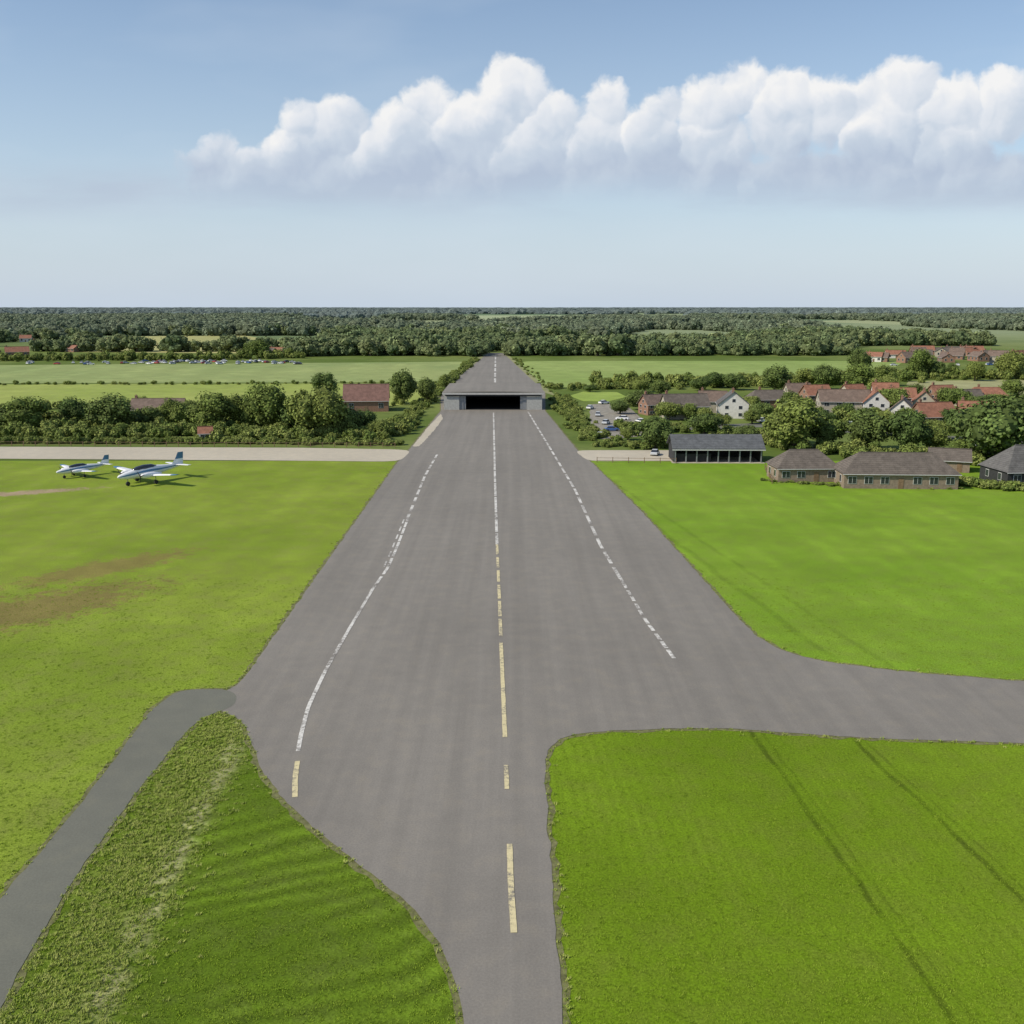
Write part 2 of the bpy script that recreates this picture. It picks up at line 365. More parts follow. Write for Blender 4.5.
mark([(495,383),(495.5,356)],1.0,pw,(30,12))
# ------------------------------------------------------------ foliage
def leafmat(name,c1,c2):
    m,b=newmat(name)
    at=b.n('ShaderNodeAttribute',{'attribute_name':'shade'}).outputs['Fac']
    oi=b.n('ShaderNodeObjectInfo').outputs['Random']
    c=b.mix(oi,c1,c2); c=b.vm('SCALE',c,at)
    finish(b,c,0.75,None,spec=0.12); return m
leaf=leafmat("leaf_oak",(0.120,0.168,0.038),(0.190,0.225,0.055))
leafd=leafmat("leaf_dark",(0.085,0.132,0.035),(0.130,0.172,0.046))
leaff=leafmat("leaf_far_hazed",(0.120,0.168,0.072),(0.190,0.225,0.095))  # distance haze painted into the leaf colour: lighter, slightly bluish
leafm=leafmat("leaf_farther_hazed",(0.150,0.195,0.120),(0.205,0.240,0.145))  # more haze put into the colour, paler and bluer
leafff=leafmat("leaf_very_far_hazed",(0.165,0.210,0.200),(0.200,0.245,0.215))  # strongest painted haze tint, for woods near the horizon
leafb=leafmat("leaf_bush",(0.15,0.20,0.045),(0.24,0.275,0.075))
bark=simple("bark",(0.11,0.085,0.06),0.95,0.4,3)
def ico():
    import bmesh
    bm=bmesh.new(); bmesh.ops.create_icosphere(bm,subdivisions=1,radius=1); v=np.array([q.co[:] for q in bm.verts]); f=[tuple(x.index for x in q.verts) for q in bm.faces]; bm.free(); return v,f
IV,IF=ico()
def foliage(name,seed,Ht,Wd,nc,nl,ls,lm,trunk=True,base=0.28,core=0.72):
    rg=np.random.RandomState(seed); V=[];Fc=[];M=[];SH=[]
    off=0
    cz=Ht*(base+1)/2; rz=Ht*(1-base)/2
    cl=[]
    for i in range(nc):
        while True:
            d=rg.uniform(-1,1,3)
            if (d**2).sum()<1: break
        r=Wd*rg.uniform(0.12,0.25)
        sc=np.array([Wd/2-r*0.8,Wd/2-r*0.8,rz-r*0.55])
        L=np.linalg.norm(d); d=d/L*L**0.45
        w=1.0-0.25*max(0,d[2])
        c=np.array([d[0]*sc[0]*w,d[1]*sc[1]*w,cz+d[2]*sc[2]]); cl.append((c,r,rg.uniform(0.75,1.25)))
    cl.append((np.array([0,0,cz]),Wd*0.3,0.8))
    if trunk:
        mb=MB(); mb.tube((0,0,-0.1),(0.1,0,Ht*0.35),Wd*0.045,Wd*0.032,8); mb.tube((0.1,0,Ht*0.35),(0,0.1,Ht*0.7),Wd*0.032,Wd*0.012,7)
        for c,r,_ in cl[:7]:
            z0=Ht*rg.uniform(0.2,0.42); mb.tube((0.05,0,z0),tuple(c),Wd*0.018,Wd*0.006,5)
        V+=mb.v; Fc+=mb.f; M+=[1]*len(mb.f); SH+=[1.0]*len(mb.v); off=len(V)
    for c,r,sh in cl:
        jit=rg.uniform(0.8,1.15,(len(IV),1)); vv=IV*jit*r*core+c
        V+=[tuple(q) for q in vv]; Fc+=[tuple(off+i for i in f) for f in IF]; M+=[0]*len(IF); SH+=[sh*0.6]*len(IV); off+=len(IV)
    tot=sum(r*r for _,r,_ in cl)
    for c,r,sh in cl:
        n=max(4,int(nl*r*r/tot))
        d=rg.normal(size=(n,3)); d/=np.linalg.norm(d,axis=1)[:,None]
        rr=r*rg.uniform(0.72,1.12,(n,1)); ps=c+d*rr
        nn=d+rg.normal(size=(n,3))*0.45+np.array([0,0,0.3]); nn/=np.linalg.norm(nn,axis=1)[:,None]
        t=np.cross(nn,rg.normal(size=(n,3))); t/=np.linalg.norm(t,axis=1)[:,None]; bb=np.cross(nn,t)
        s1=ls*rg.uniform(0.6,1.3,(n,1)); s2=s1*rg.uniform(0.45,0.9,(n,1))
        q=np.stack([ps-t*s1,ps-bb*s2,ps+t*s1,ps+bb*s2],1)
        q[:,:,2]=np.maximum(q[:,:,2],0.02)
        V+=[tuple(x) for x in q.reshape(-1,3)]
        Fc+=[(off+4*i,off+4*i+1,off+4*i+2,off+4*i+3) for i in range(n)]; M+=[0]*n
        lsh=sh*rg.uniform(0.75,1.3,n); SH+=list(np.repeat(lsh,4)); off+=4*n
    me=bpy.data.meshes.new(name); me.from_pydata(V,[],Fc); me.materials.append(lm); me.materials.append(bark)
    me.polygons.foreach_set('material_index',M)
    a=me.attributes.new('shade','FLOAT','POINT'); a.data.foreach_set('value',SH); me.update(); return me
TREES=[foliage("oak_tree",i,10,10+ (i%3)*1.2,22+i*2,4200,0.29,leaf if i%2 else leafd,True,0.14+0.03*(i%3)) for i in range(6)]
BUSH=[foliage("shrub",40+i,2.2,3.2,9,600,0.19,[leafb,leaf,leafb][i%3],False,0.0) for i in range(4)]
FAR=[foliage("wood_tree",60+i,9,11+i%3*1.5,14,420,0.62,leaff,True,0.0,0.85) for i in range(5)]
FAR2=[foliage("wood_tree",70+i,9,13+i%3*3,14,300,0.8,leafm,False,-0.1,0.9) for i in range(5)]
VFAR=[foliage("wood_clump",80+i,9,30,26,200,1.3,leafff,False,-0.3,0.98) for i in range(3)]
def hiddencoll(name,meshes):
    c=bpy.data.collections.new(name)
    for m in meshes: c.objects.link(bpy.data.objects.new(m.name+"_source",m))
    return c
CB=hiddencoll("shrub_sources",BUSH); CF=hiddencoll("wood_sources",FAR); CF2=hiddencoll("farther_wood_sources",FAR2); CV=hiddencoll("clump_sources",VFAR); CT=hiddencoll("tree_sources",TREES)
_ng={}
def instancer(name,pts,scl,rot,coll):
    me=bpy.data.meshes.new(name); me.from_pydata([tuple(p) for p in pts],[],[])
    a=me.attributes.new('scl','FLOAT_VECTOR','POINT'); a.data.foreach_set('vector',np.array(scl,dtype=np.float32).ravel())
    a=me.attributes.new('rot','FLOAT_VECTOR','POINT'); a.data.foreach_set('vector',np.array(rot,dtype=np.float32).ravel())
    o=bpy.data.objects.new(name,me); COL.objects.link(o)
    if coll.name not in _ng:
        ng=bpy.data.node_groups.new("scatter_"+coll.name,'GeometryNodeTree')
        ng.interface.new_socket("Geometry",in_out='INPUT',socket_type='NodeSocketGeometry'); ng.interface.new_socket("Geometry",in_out='OUTPUT',socket_type='NodeSocketGeometry')
        N=ng.nodes; L=ng.links
        gi=N.new('NodeGroupInput'); go=N.new('NodeGroupOutput'); ip=N.new('GeometryNodeInstanceOnPoints'); ci=N.new('GeometryNodeCollectionInfo')
        ci.inputs[0].default_value=coll; ci.inputs[1].default_value=True; ci.inputs[2].default_value=True
        ip.inputs['Pick Instance'].default_value=True
        na=N.new('GeometryNodeInputNamedAttribute'); na.data_type='FLOAT_VECTOR'; na.inputs[0].default_value='scl'
        nr=N.new('GeometryNodeInputNamedAttribute'); nr.data_type='FLOAT_VECTOR'; nr.inputs[0].default_value='rot'
        er=N.new('FunctionNodeEulerToRotation')
        L.new(gi.outputs[0],ip.inputs['Points']); L.new(ci.outputs[0],ip.inputs['Instance']); L.new(na.outputs[0],ip.inputs['Scale'])
        L.new(nr.outputs[0],er.inputs[0]); L.new(er.outputs[0],ip.inputs['Rotation']); L.new(ip.outputs[0],go.inputs[0]); _ng[coll.name]=ng
    md=o.modifiers.new("scatter",'NODES'); md.node_group=_ng[coll.name]; return o
def tree(u,v,wpx,hpx,name="oak_tree",k=None):
    p=P(u,v); m=depth(u,v)/F; me=TREES[k if k is not None else R.randrange(6)]
    o=bpy.data.objects.new(name,me); COL.objects.link(o); o.location=p
    w=wpx*m/10.5*1.05; o.scale=(w,w,hpx*m/9.6); o.rotation_euler=(0,0,R.uniform(0,6.28)); return o
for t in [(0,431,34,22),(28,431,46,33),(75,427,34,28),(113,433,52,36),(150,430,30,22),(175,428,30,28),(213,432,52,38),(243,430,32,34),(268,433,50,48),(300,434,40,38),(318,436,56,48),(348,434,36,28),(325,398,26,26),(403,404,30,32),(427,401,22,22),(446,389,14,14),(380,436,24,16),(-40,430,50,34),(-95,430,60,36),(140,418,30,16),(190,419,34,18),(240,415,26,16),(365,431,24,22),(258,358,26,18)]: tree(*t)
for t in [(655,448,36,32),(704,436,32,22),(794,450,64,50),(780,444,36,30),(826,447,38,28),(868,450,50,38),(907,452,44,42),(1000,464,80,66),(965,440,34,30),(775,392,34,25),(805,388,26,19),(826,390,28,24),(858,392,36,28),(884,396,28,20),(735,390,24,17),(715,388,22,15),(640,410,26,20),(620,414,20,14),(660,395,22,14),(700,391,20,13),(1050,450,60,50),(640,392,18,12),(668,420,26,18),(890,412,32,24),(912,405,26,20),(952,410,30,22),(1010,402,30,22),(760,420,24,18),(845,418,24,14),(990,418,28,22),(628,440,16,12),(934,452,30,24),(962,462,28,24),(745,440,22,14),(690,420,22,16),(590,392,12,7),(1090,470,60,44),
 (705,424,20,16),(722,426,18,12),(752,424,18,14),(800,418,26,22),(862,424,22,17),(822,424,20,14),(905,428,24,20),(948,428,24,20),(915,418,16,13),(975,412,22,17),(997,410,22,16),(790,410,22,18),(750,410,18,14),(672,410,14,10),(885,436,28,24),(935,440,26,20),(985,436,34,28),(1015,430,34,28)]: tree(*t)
def hedge(name,px,step,s,jit,zs=1.0,coll=None,n=1,keep=1.0):
    line=outline(px,step,0,0,False); pts=[];sc=[];ro=[]
    for p in line:
        for _ in range(n):
            if R.random()>keep: continue
            k=s*R.uniform(0.6,1.35); pts.append((p.x+R.gauss(0,jit[0]),p.y+R.gauss(0,jit[1]),0)); sc.append((k,k*R.uniform(0.8,1.2),k*zs*R.uniform(0.8,1.3))); ro.append((0,0,R.uniform(0,6.28)))
    return instancer(name,pts,sc,ro,coll or CB)
hedge("hedgerow",[(-300,443),(0,443),(200,443),(340,444),(395,445)],1.0,0.75,(0.8,1.3),0.8,None,2)
hedge("hedgerow",[(-300,434),(0,435),(200,436),(380,437),(400,430)],1.2,1.2,(2,5),1.0,None,3)
hedge("hedgerow",[(-300,425),(0,425),(330,425)],2.0,1.5,(3,7),1.0,None,3,0.7)
hedge("hedgerow",[(-300,411),(120,410),(330,409),(400,405)],2.5,1.2,(1,4),1.0,None,2,0.7)
hedge("hedgerow",[(-500,385),(200,384.5),(448,383)],3,0.8,(1,1.5),0.7)
hedge("hedgerow",[(-500,362),(200,360),(300,358)],4,2.0,(2,8),1.0,None,2)
hedge("hedgerow",[(402,432),(416,412),(434,396),(456,375),(475,360)],2.2,0.8,(1.6,3),0.8,None,2)
hedge("hedgerow",[(558,398),(588,434),(594,440)],1.5,0.8,(2.0,2.5),0.7,None,3)
hedge("hedgerow",[(516,360),(538,378),(558,398)],4,0.6,(1.5,4),0.7,None,1,0.8)
hedge("hedgerow",[(555,389),(640,389),(760,386),(870,377)],2.5,1.2,(2,4),0.9,None,2)
hedge("hedgerow",[(597,446),(640,447),(680,445)],1.5,0.8,(1,2.5),0.8,None,3)
hedge("hedgerow",[(620,430),(700,432),(760,440)],2,1.0,(3,6),0.8,None,4)
hedge("hedgerow",[(640,405),(760,412),(900,424),(1100,430)],3,1.2,(4,12),0.9,None,5)
hedge("hedgerow",[(770,447),(860,455),(950,462),(1100,466)],2,1.1,(2,4),0.9,None,3)
hedge("clipped_hedge",[(955,484),(990,489),(1040,492),(1200,494)],0.8,0.9,(0.4,0.6),0.75,None,2)
hedge("clipped_hedge",[(765,481),(830,486),(960,489)],1.0,0.35,(0.3,0.5),0.7,None,2)
hedge("hedgerow",[(600,385),(760,383),(900,379),(1200,376)],3,1.6,(3,9),1.0,None,3)
hedge("hedgerow",[(960,404),(1200,404)],3,1.4,(3,6),1.0,None,3)
hedge("tree_belt",[(850,383),(900,379),(1300,372)],12,1.0,(6,12),1.0,CT,1,0.8)
# woodland
def open_land(x,y,u,v):
    if 95<u<325 and 336<v<351: return True
    if 850<u<1500 and 346<v<362: return True
    if u<290 and 352<v<366: return True
    if u<100 and 340<v<352: return mnoise.noise(Vector((x*0.012,y*0.012,0)))>-0.15
    if 455<u<690 and 314.5<v<320.5: return True
    if 700<u<830 and 314<v<317.5: return True
    if 500<u<900 and 356<v<380: return True
    return False
def proj(x,y,z=0):
    dz=z-H; cz=y*cp-dz*sp; cy=y*sp+dz*cp
    return 512+F*x/cz,512-F*cy/cz
A=([],[],[]); B=([],[],[])
d=640.0
while d<3200:
    sp_=9.5*max(1,d/1000)
    x=-0.72*d
    while x<0.72*d:
        xx=x+R.uniform(-.5,.5)*sp_; yy_=d+R.uniform(-.8,.8)*sp_
        u,v=proj(xx,yy_)
        edge=357+4*mnoise.noise(Vector((xx*0.006,3,0)))-(3 if u>860 else 0)
        if abs(u-495)<14 and v>352: pass
        elif v<edge and not open_land(xx,yy_,u,v):
            nn=mnoise.noise(Vector((xx*0.0035,yy_*0.0012,1.7)))
            if nn>-0.10 or d<860:
                T=A if d+R.uniform(-150,150)<1150 else B
                k=1.3*R.uniform(0.55,1.35)*max(1,(d/1500)**0.6)*(1+0.5*mnoise.noise(Vector((xx*.008,yy_*.008,5)))); T[0].append((xx,yy_,0)); T[1].append((k*1.1,k*1.1,min(k,1.9))); T[2].append((0,0,R.uniform(0,6.28)))
        x+=sp_
    d+=sp_*(1.0 if d<950 else 2.0)
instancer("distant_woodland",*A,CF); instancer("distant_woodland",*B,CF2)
pts=[];sc=[];ro=[]
d=3200.0
while d<40000:
    sp_=d*0.012; x=-0.75*d
    while x<0.75*d:
        xx=x+R.uniform(-.5,.5)*sp_; yy_=d+R.uniform(-.5,.5)*sp_*4
        nn=mnoise.noise(Vector((xx/d*6,math.log(yy_)*8,4.2)))
        u,v=proj(xx,yy_)
        if nn>-0.05 and not open_land(xx,yy_,u,v):
            k=sp_/20*R.uniform(0.7,1.5); pts.append((xx,yy_,0)); sc.append((k,k,min(1.6+R.uniform(-.6,.8),k*1.5))); ro.append((0,0,R.uniform(0,6.28)))
        x+=sp_
    d*=1.045
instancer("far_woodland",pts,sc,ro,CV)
# ------------------------------------------------------------ grass tufts close to the camera
def inside(poly):
    xs_=np.array([p.x for p in poly]); ys_=np.array([p.y for p in poly])
    def f(x,y):
        r=np.zeros(len(x),bool); j=len(xs_)-1
        for i in range(len(xs_)):
            c=((ys_[i]>y)!=(ys_[j]>y)); 
            if c.any():
                xi=(xs_[j]-xs_[i])*(y-ys_[i])/(ys_[j]-ys_[i]+1e-12)+xs_[i]; r^= c&(x<xi)
            j=i
        return r
    return f
itar=inside(tar); ipth=inside(pth)
def tuft(name,seed,n,h,spread,mat,w0=0.018):
    rg=np.random.RandomState(seed); V=[];Fc=[]
    for i in range(n):
        a=rg.uniform(0,6.28); r=rg.uniform(0,spread); x,y=r*math.cos(a),r*math.sin(a); hh=h*rg.uniform(0.5,1.1); w=w0*rg.uniform(0.8,1.5)
        a2=rg.uniform(0,6.28); lx,ly=math.cos(a2)*hh*rg.uniform(0.4,1.0),math.sin(a2)*hh*rg.uniform(0.4,1.0); wx,wy=-math.sin(a2)*w,math.cos(a2)*w
        o=len(V); V+=[(x-wx,y-wy,0),(x+wx,y+wy,0),(x+lx*.45+wx*.8,y+ly*.45+wy*.8,hh*.6),(x+lx*.45-wx*.8,y+ly*.45-wy*.8,hh*.6),(x+lx,y+ly,hh)]
        Fc+=[(o,o+1,o+2,o+3),(o+3,o+2,o+4)]
    me=bpy.data.meshes.new(name); me.from_pydata(V,[],Fc); me.materials.append(mat)
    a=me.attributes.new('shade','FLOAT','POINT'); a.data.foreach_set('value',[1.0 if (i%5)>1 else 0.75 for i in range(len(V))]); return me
gb1=leafmat("grass_blade",(0.18,0.28,0.018),(0.26,0.36,0.032)); gb2=leafmat("grass_blade_rank",(0.22,0.31,0.033),(0.38,0.41,0.11))
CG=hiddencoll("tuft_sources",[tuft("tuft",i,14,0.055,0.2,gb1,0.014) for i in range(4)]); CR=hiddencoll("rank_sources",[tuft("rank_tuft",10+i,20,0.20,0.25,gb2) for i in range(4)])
rg=np.random.RandomState(3)
n=40000; y=38*(125/38.0)**(rg.uniform(0,1,n)**1.4); x=rg.uniform(-0.64,0.64,n)*y
keep=~(itar(x,y)|ipth(x,y)); x,y=x[keep],y[keep]; n=len(x)
k=rg.uniform(0.6,1.3,n)
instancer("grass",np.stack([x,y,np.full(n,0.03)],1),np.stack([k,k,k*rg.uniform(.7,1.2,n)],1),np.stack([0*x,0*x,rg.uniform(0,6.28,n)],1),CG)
a0,a1=P(226,716),P(40,1040)
t=rg.uniform(0,1,5500); off=rg.normal(0,1.9,5500)-0.2
dx,dy=(a1.x-a0.x),(a1.y-a0.y); L=math.hypot(dx,dy); x=a0.x+dx*t-dy/L*(off); y=a0.y+dy*t+dx/L*(off)
ex=[];ey=[]
for line in(tar,pth):
    for p in line:
        if p.y<220:
            for _ in range(4 if p.y<120 else 2): ex.append(p.x+R.gauss(0,0.4)); ey.append(p.y+R.gauss(0,0.4))
x=np.concatenate([x,ex]); y=np.concatenate([y,ey]); keep=~(itar(x,y)|ipth(x,y)); x,y=x[keep],y[keep]; n=len(x); k=rg.uniform(0.4,1.1,n)
instancer("rank_grass",np.stack([x,y,np.full(n,0.03)],1),np.stack([k,k,k*0.8],1),np.stack([0*x,0*x,rg.uniform(0,6.28,n)],1),CR)
# ------------------------------------------------------------ buildings
def roofmat(name,col):
    m,b=newmat(name); tc=b.n('ShaderNodeTexCoord').outputs['Object']
    n=b.noise(tc,0.8,5,0.7); n2=b.noise(tc,6,3,0.6)
    sx_=b.n('ShaderNodeSeparateXYZ',None,{0:tc}); w=b.m('SINE',b.m('MULTIPLY',sx_.outputs[2],2*math.pi/0.32))
    k=b.m('MULTIPLY',b.mr(n,0.3,0.7,0.7,1.3),b.mr(n2,0.3,0.7,0.8,1.2))
    k=b.m('MULTIPLY',k,b.m('ADD',1.0,b.m('MULTIPLY',w,0.12)))
    r=b.n('ShaderNodeRGB'); r.outputs[0].default_value=(*col,1)
    finish(b,b.vm('SCALE',r.outputs[0],k),0.8,b.m('ADD',w,n2),0.5,0.04,0.3); return m
slate=roofmat("slate_roof",(0.115,0.11,0.105)); brownroof=roofmat("brown_tile_roof",(0.165,0.12,0.095)); redroof=roofmat("red_tile_roof",(0.27,0.125,0.08)); metalroof=roofmat("metal_roof",(0.10,0.105,0.11)); barnroof=roofmat("barn_tile_roof",(0.18,0.10,0.08)); darkbrown=roofmat("weathered_tile_roof",(0.125,0.105,0.088))
white=simple("white_render",(0.60,0.58,0.54),0.85,0.12); brick=simple("brick_wall",(0.25,0.145,0.10),0.9,0.25,3); cream=simple("cream_render",(0.38,0.34,0.27),0.85,0.15); stone=simple("stone_wall",(0.24,0.185,0.14),0.9,0.25,2)
dark=simple("dark_cladding",(0.035,0.035,0.037),0.8,0.2); glass=simple("window_glass",(0.03,0.035,0.045),0.12,0.1,1,0.6); frame=simple("white_frame",(0.55,0.55,0.53),0.6,0.05); steel=simple("grey_steel",(0.24,0.25,0.26),0.5,0.15,1,0.5,0.3); timber=simple("timber",(0.2,0.13,0.08),0.85,0.3,2)
fascia=simple("grey_fascia",(0.45,0.44,0.42),0.7,0.12); hwall=simple("hangar_cladding",(0.38,0.38,0.36),0.75,0.15)
def house(name,u,v,w,dp,ev,rh,rot,wall,roof,ch=1,floors=2,hip=0.0,nw_=3,flat=None,loc=None):
    e=empty(name,loc if loc else P(u,v),math.radians(rot)); a,bb=w/2,dp/2
    mb=MB()
    mb.poly([(-a,-bb,0),(a,-bb,0),(a,-bb,ev),(-a,-bb,ev)]); mb.poly([(a,bb,0),(-a,bb,0),(-a,bb,ev),(a,bb,ev)])
    hz=ev+rh*(0 if hip else 1)
    if hip:
        mb.poly([(a,-bb,0),(a,bb,0),(a,bb,ev),(a,-bb,ev)]); mb.poly([(-a,bb,0),(-a,-bb,0),(-a,-bb,ev),(-a,bb,ev)])
    else:
        mb.poly([(a,-bb,0),(a,bb,0),(a,bb,ev),(a,0,hz),(a,-bb,ev)]); mb.poly([(-a,bb,0),(-a,-bb,0),(-a,-bb,ev),(-a,0,hz),(-a,bb,ev)])
    mb.obj("walls",wall,e)
    o=0.4; s=rh/bb; zl=ev-o*s; T=0.18; r=MB()
    hx=hip if hip else -o
    def slab(sg):
        pts=[(-a-o,sg*(bb+o),zl),(a+o,sg*(bb+o),zl),(a-hx,0,ev+rh+0.02),(-a+hx,0,ev+rh+0.02)]
        if sg>0: pts=[pts[1],pts[0],pts[3],pts[2]]
        lo=[Vector(q)+Vector((0,0,0.02)) for q in pts]; hi=[Vector(q)+Vector((0,0,T)) for q in pts]
        r.rings([lo,hi])
    slab(-1); slab(1)
    if hip:
        for sg in(-1,1):
            pts=[(sg*(a+o),-(bb+o),zl+T),(sg*(a+o),bb+o,zl+T),(sg*(a-hx),0,ev+rh+T)]
            if sg<0: pts=pts[::-1]
            r.poly(pts)
    r.obj("roof",roof,e)
    rd=MB(); rd.box((0,0,ev+rh+T+0.03),(2*(a-hx)-0.02,0.3,0.14)); rd.obj("ridge",roof,e)
    g=MB(); 
    for sg in(-1,1): g.tube((-a-o,sg*(bb+o+0.06),zl+0.06),(a+o,sg*(bb+o+0.06),zl+0.06),0.07,0.07,6)
    g.obj("gutter",frame,e)
    wn=MB(); dr=MB(); fh=ev/floors
    for sg in(-1,1):
        for fl in range(floors):
            for i in range(nw_):
                x=-a+w*(i+0.5)/nw_; z=fl*fh+fh*0.55
                if sg==-1 and fl==0 and i==nw_//2:
                    dr.box((x,-bb-0.03,1.05),(1.0,0.08,2.1)); continue
                ww=min(1.5,w/nw_*0.5); wh=fh*0.42
                wn.box((x,sg*(bb+0.03),z),(ww+0.16,0.06,wh+0.16),1); wn.box((x,sg*(bb+0.05),z),(ww,0.07,wh),0); wn.box((x,sg*(bb+0.07),z),(0.06,0.07,wh),1)
    for sg in(-1,1):
        for fl in range(floors):
            z=fl*fh+fh*0.55; wh=fh*0.42
            for yq in(-bb*0.45,bb*0.45):
                wn.box((sg*(a+0.03),yq,z),(0.06,1.2,wh+0.16),1); wn.box((sg*(a+0.05),yq,z),(0.07,1.04,wh),0)
        if not hip and rh>2: wn.box((sg*(a+0.03),0,ev+rh*0.3),(0.06,1.1,1.1),1); wn.box((sg*(a+0.05),0,ev+rh*0.3),(0.07,0.94,0.94),0)
    wn.obj("windows",[glass,frame],e); dr.obj("door",timber,e)
    if ch:
        c=MB()
        for i in range(ch):
            x=(-a+1.0) if i==0 else (a-1.0)
            if hip: x*=0.5
            c.box((x,0.3,ev+rh+0.1),(0.7,0.7,1.8)); c.box((x,0.3,ev+rh+1.06),(0.85,0.85,0.12)); c.tube((x,0.3,ev+rh+1.12),(x,0.3,ev+rh+1.5),0.14,0.12,8)
        c.obj("chimney",brick,e)
    return e
HS=[("farmhouse",684,418,14,8,4.2,3.4,8,cream,darkbrown,1,2,0,3),("white_house",732,417,9,9.5,4.6,3.8,82,white,slate,1,2,0,3),("brick_house",712,412,9,7,4,3,-5,cream,brownroof,1,2,0,2),
("bungalow",768,408,15,8,3.4,2.8,4,brick,darkbrown,1,1,2.5,4),("brick_house",842,414,16,8,4.6,3.4,-6,cream,brownroof,2,2,0,4),("brick_house",874,415,8,8,4.6,3.6,78,white,redroof,1,2,0,2),
("brick_house",932,427,11,8,3.6,3.6,12,brick,redroof,1,2,0,3),("brick_house",923,411,8,7,3.6,3.3,70,cream,redroof,1,2,0,2),("bungalow",985,404,13,8,3.2,2.8,-4,brick,redroof,1,1,2.0,4),("bungalow",965,405,10,7,3,2.6,6,cream,darkbrown,1,1,0,3),
("brick_house",815,405,9,8,4,3.2,10,brick,redroof,1,2,0,3),("brick_house",900,408,9,7,4,3,-10,brick,redroof,1,2,0,3),("brick_house",655,414,9,7,3.6,2.8,20,brick,brownroof,1,2,0,3),("barn",367,410,15,12,3.8,5.0,6,brick,barnroof,0,1,0,3),
("brick_house",852,403,8,7,3.8,3.0,20,cream,redroof,1,2,0,2),("brick_house",884,401,9,7,3.8,3.0,-12,white,redroof,1,2,0,2),("brick_house",940,404,9,7,3.8,3.0,15,brick,redroof,1,2,0,2),("brick_house",975,424,10,7,3.6,3.2,-18,brick,redroof,1,2,0,3),("brick_house",902,420,8,7,3.6,3.2,65,white,brownroof,1,2,0,2),("brick_house",797,401,9,7,3.6,3.0,5,cream,brownroof,1,2,0,2),
("brick_house",160,419,16,8,3.4,3,3,brick,brownroof,1,1,0,4),("garden_shed",206,441,3.2,2.6,2.4,1.3,15,white,redroof,0,1,0,2),
("farmhouse",802,479,12.5,8,3.0,3.0,2,stone,darkbrown,0,1,3.2,4),("farmhouse",893,485,22,9,3.1,3.3,-3,stone,darkbrown,0,1,3.8,7),("farmhouse",1030,482,16,10,3.1,4.4,5,dark,slate,0,1,4.0,4),("outbuilding",948,470,8,6,2.6,2.0,-20,stone,darkbrown,0,1,0,2)]
for h in HS: house(*h)
DV=[]
for i in range(38): DV.append((R.uniform(872,1120),R.uniform(354,363)))
for i in range(9): DV.append((R.uniform(20,95),R.uniform(341,352)))
for i in range(7): DV.append((R.uniform(268,330),R.uniform(354,357)))
for i in range(5): DV.append((R.uniform(-60,30),R.uniform(352,358)))
for (u,v) in DV: house("cottage",u,v,R.uniform(9,17),8,R.uniform(2.6,4.0),R.uniform(2.2,3.4),R.uniform(-40,40) if R.random()<.7 else R.uniform(60,120),R.choice([white,cream,brick,brick]),R.choice([redroof,redroof,brownroof,darkbrown]),1,1,0,3)
def cart_shed():
    e=empty("open_shed",P(718,463),math.radians(-1)); w,dp,ev,rh=20.0,9.0,3.5,2.4; a=w/2
    mb=MB(); mb.box((0,dp,ev/2),(w,0.2,ev)); mb.box((-a,dp/2,ev/2),(0.2,dp-0.2,ev)); mb.box((a,dp/2,ev/2),(0.2,dp-0.2,ev))
    mb.poly([(a,0,ev),(a,dp,ev),(a,dp/2,ev+rh)]); mb.poly([(-a,dp,ev),(-a,0,ev),(-a,dp/2,ev+rh)])
    mb.box((-a*0.55,0.9,1.0),(w*0.4,0.12,2.0)); mb.obj("walls",dark,e)
    r=MB(); o=0.6; s=rh/(dp/2)
    for sg in(-1,1):
        y0=dp/2+sg*(dp/2+o); z0=ev-o*s; lo=[(-a-o,y0,z0),(a+o,y0,z0),(a+o,dp/2,ev+rh),(-a-o,dp/2,ev+rh)]
        if sg>0: lo=[lo[1],lo[0],lo[3],lo[2]]
        r.rings([[Vector(q)+Vector((0,0,0.03)) for q in lo],[Vector(q)+Vector((0,0,0.2)) for q in lo]])
    r.obj("roof",metalroof,e)
    p=MB()
    for i in range(9): p.box((-a+0.2+i*(w-0.4)/8,0.05,ev/2-0.1),(0.26,0.26,ev-0.2))
    p.box((0,-0.1,ev-0.15),(w,0.12,0.35)); p.obj("posts",steel,e)
    f=MB(); f.box((0,-0.66,ev-0.42),(w+1.2,0.08,0.22)); f.obj("fascia",frame,e)
    q=MB(); q.box((0,dp/2,0.06),(w+1,dp+1.5,0.12)); q.obj("floor_slab",cm,e)
cart_shed()
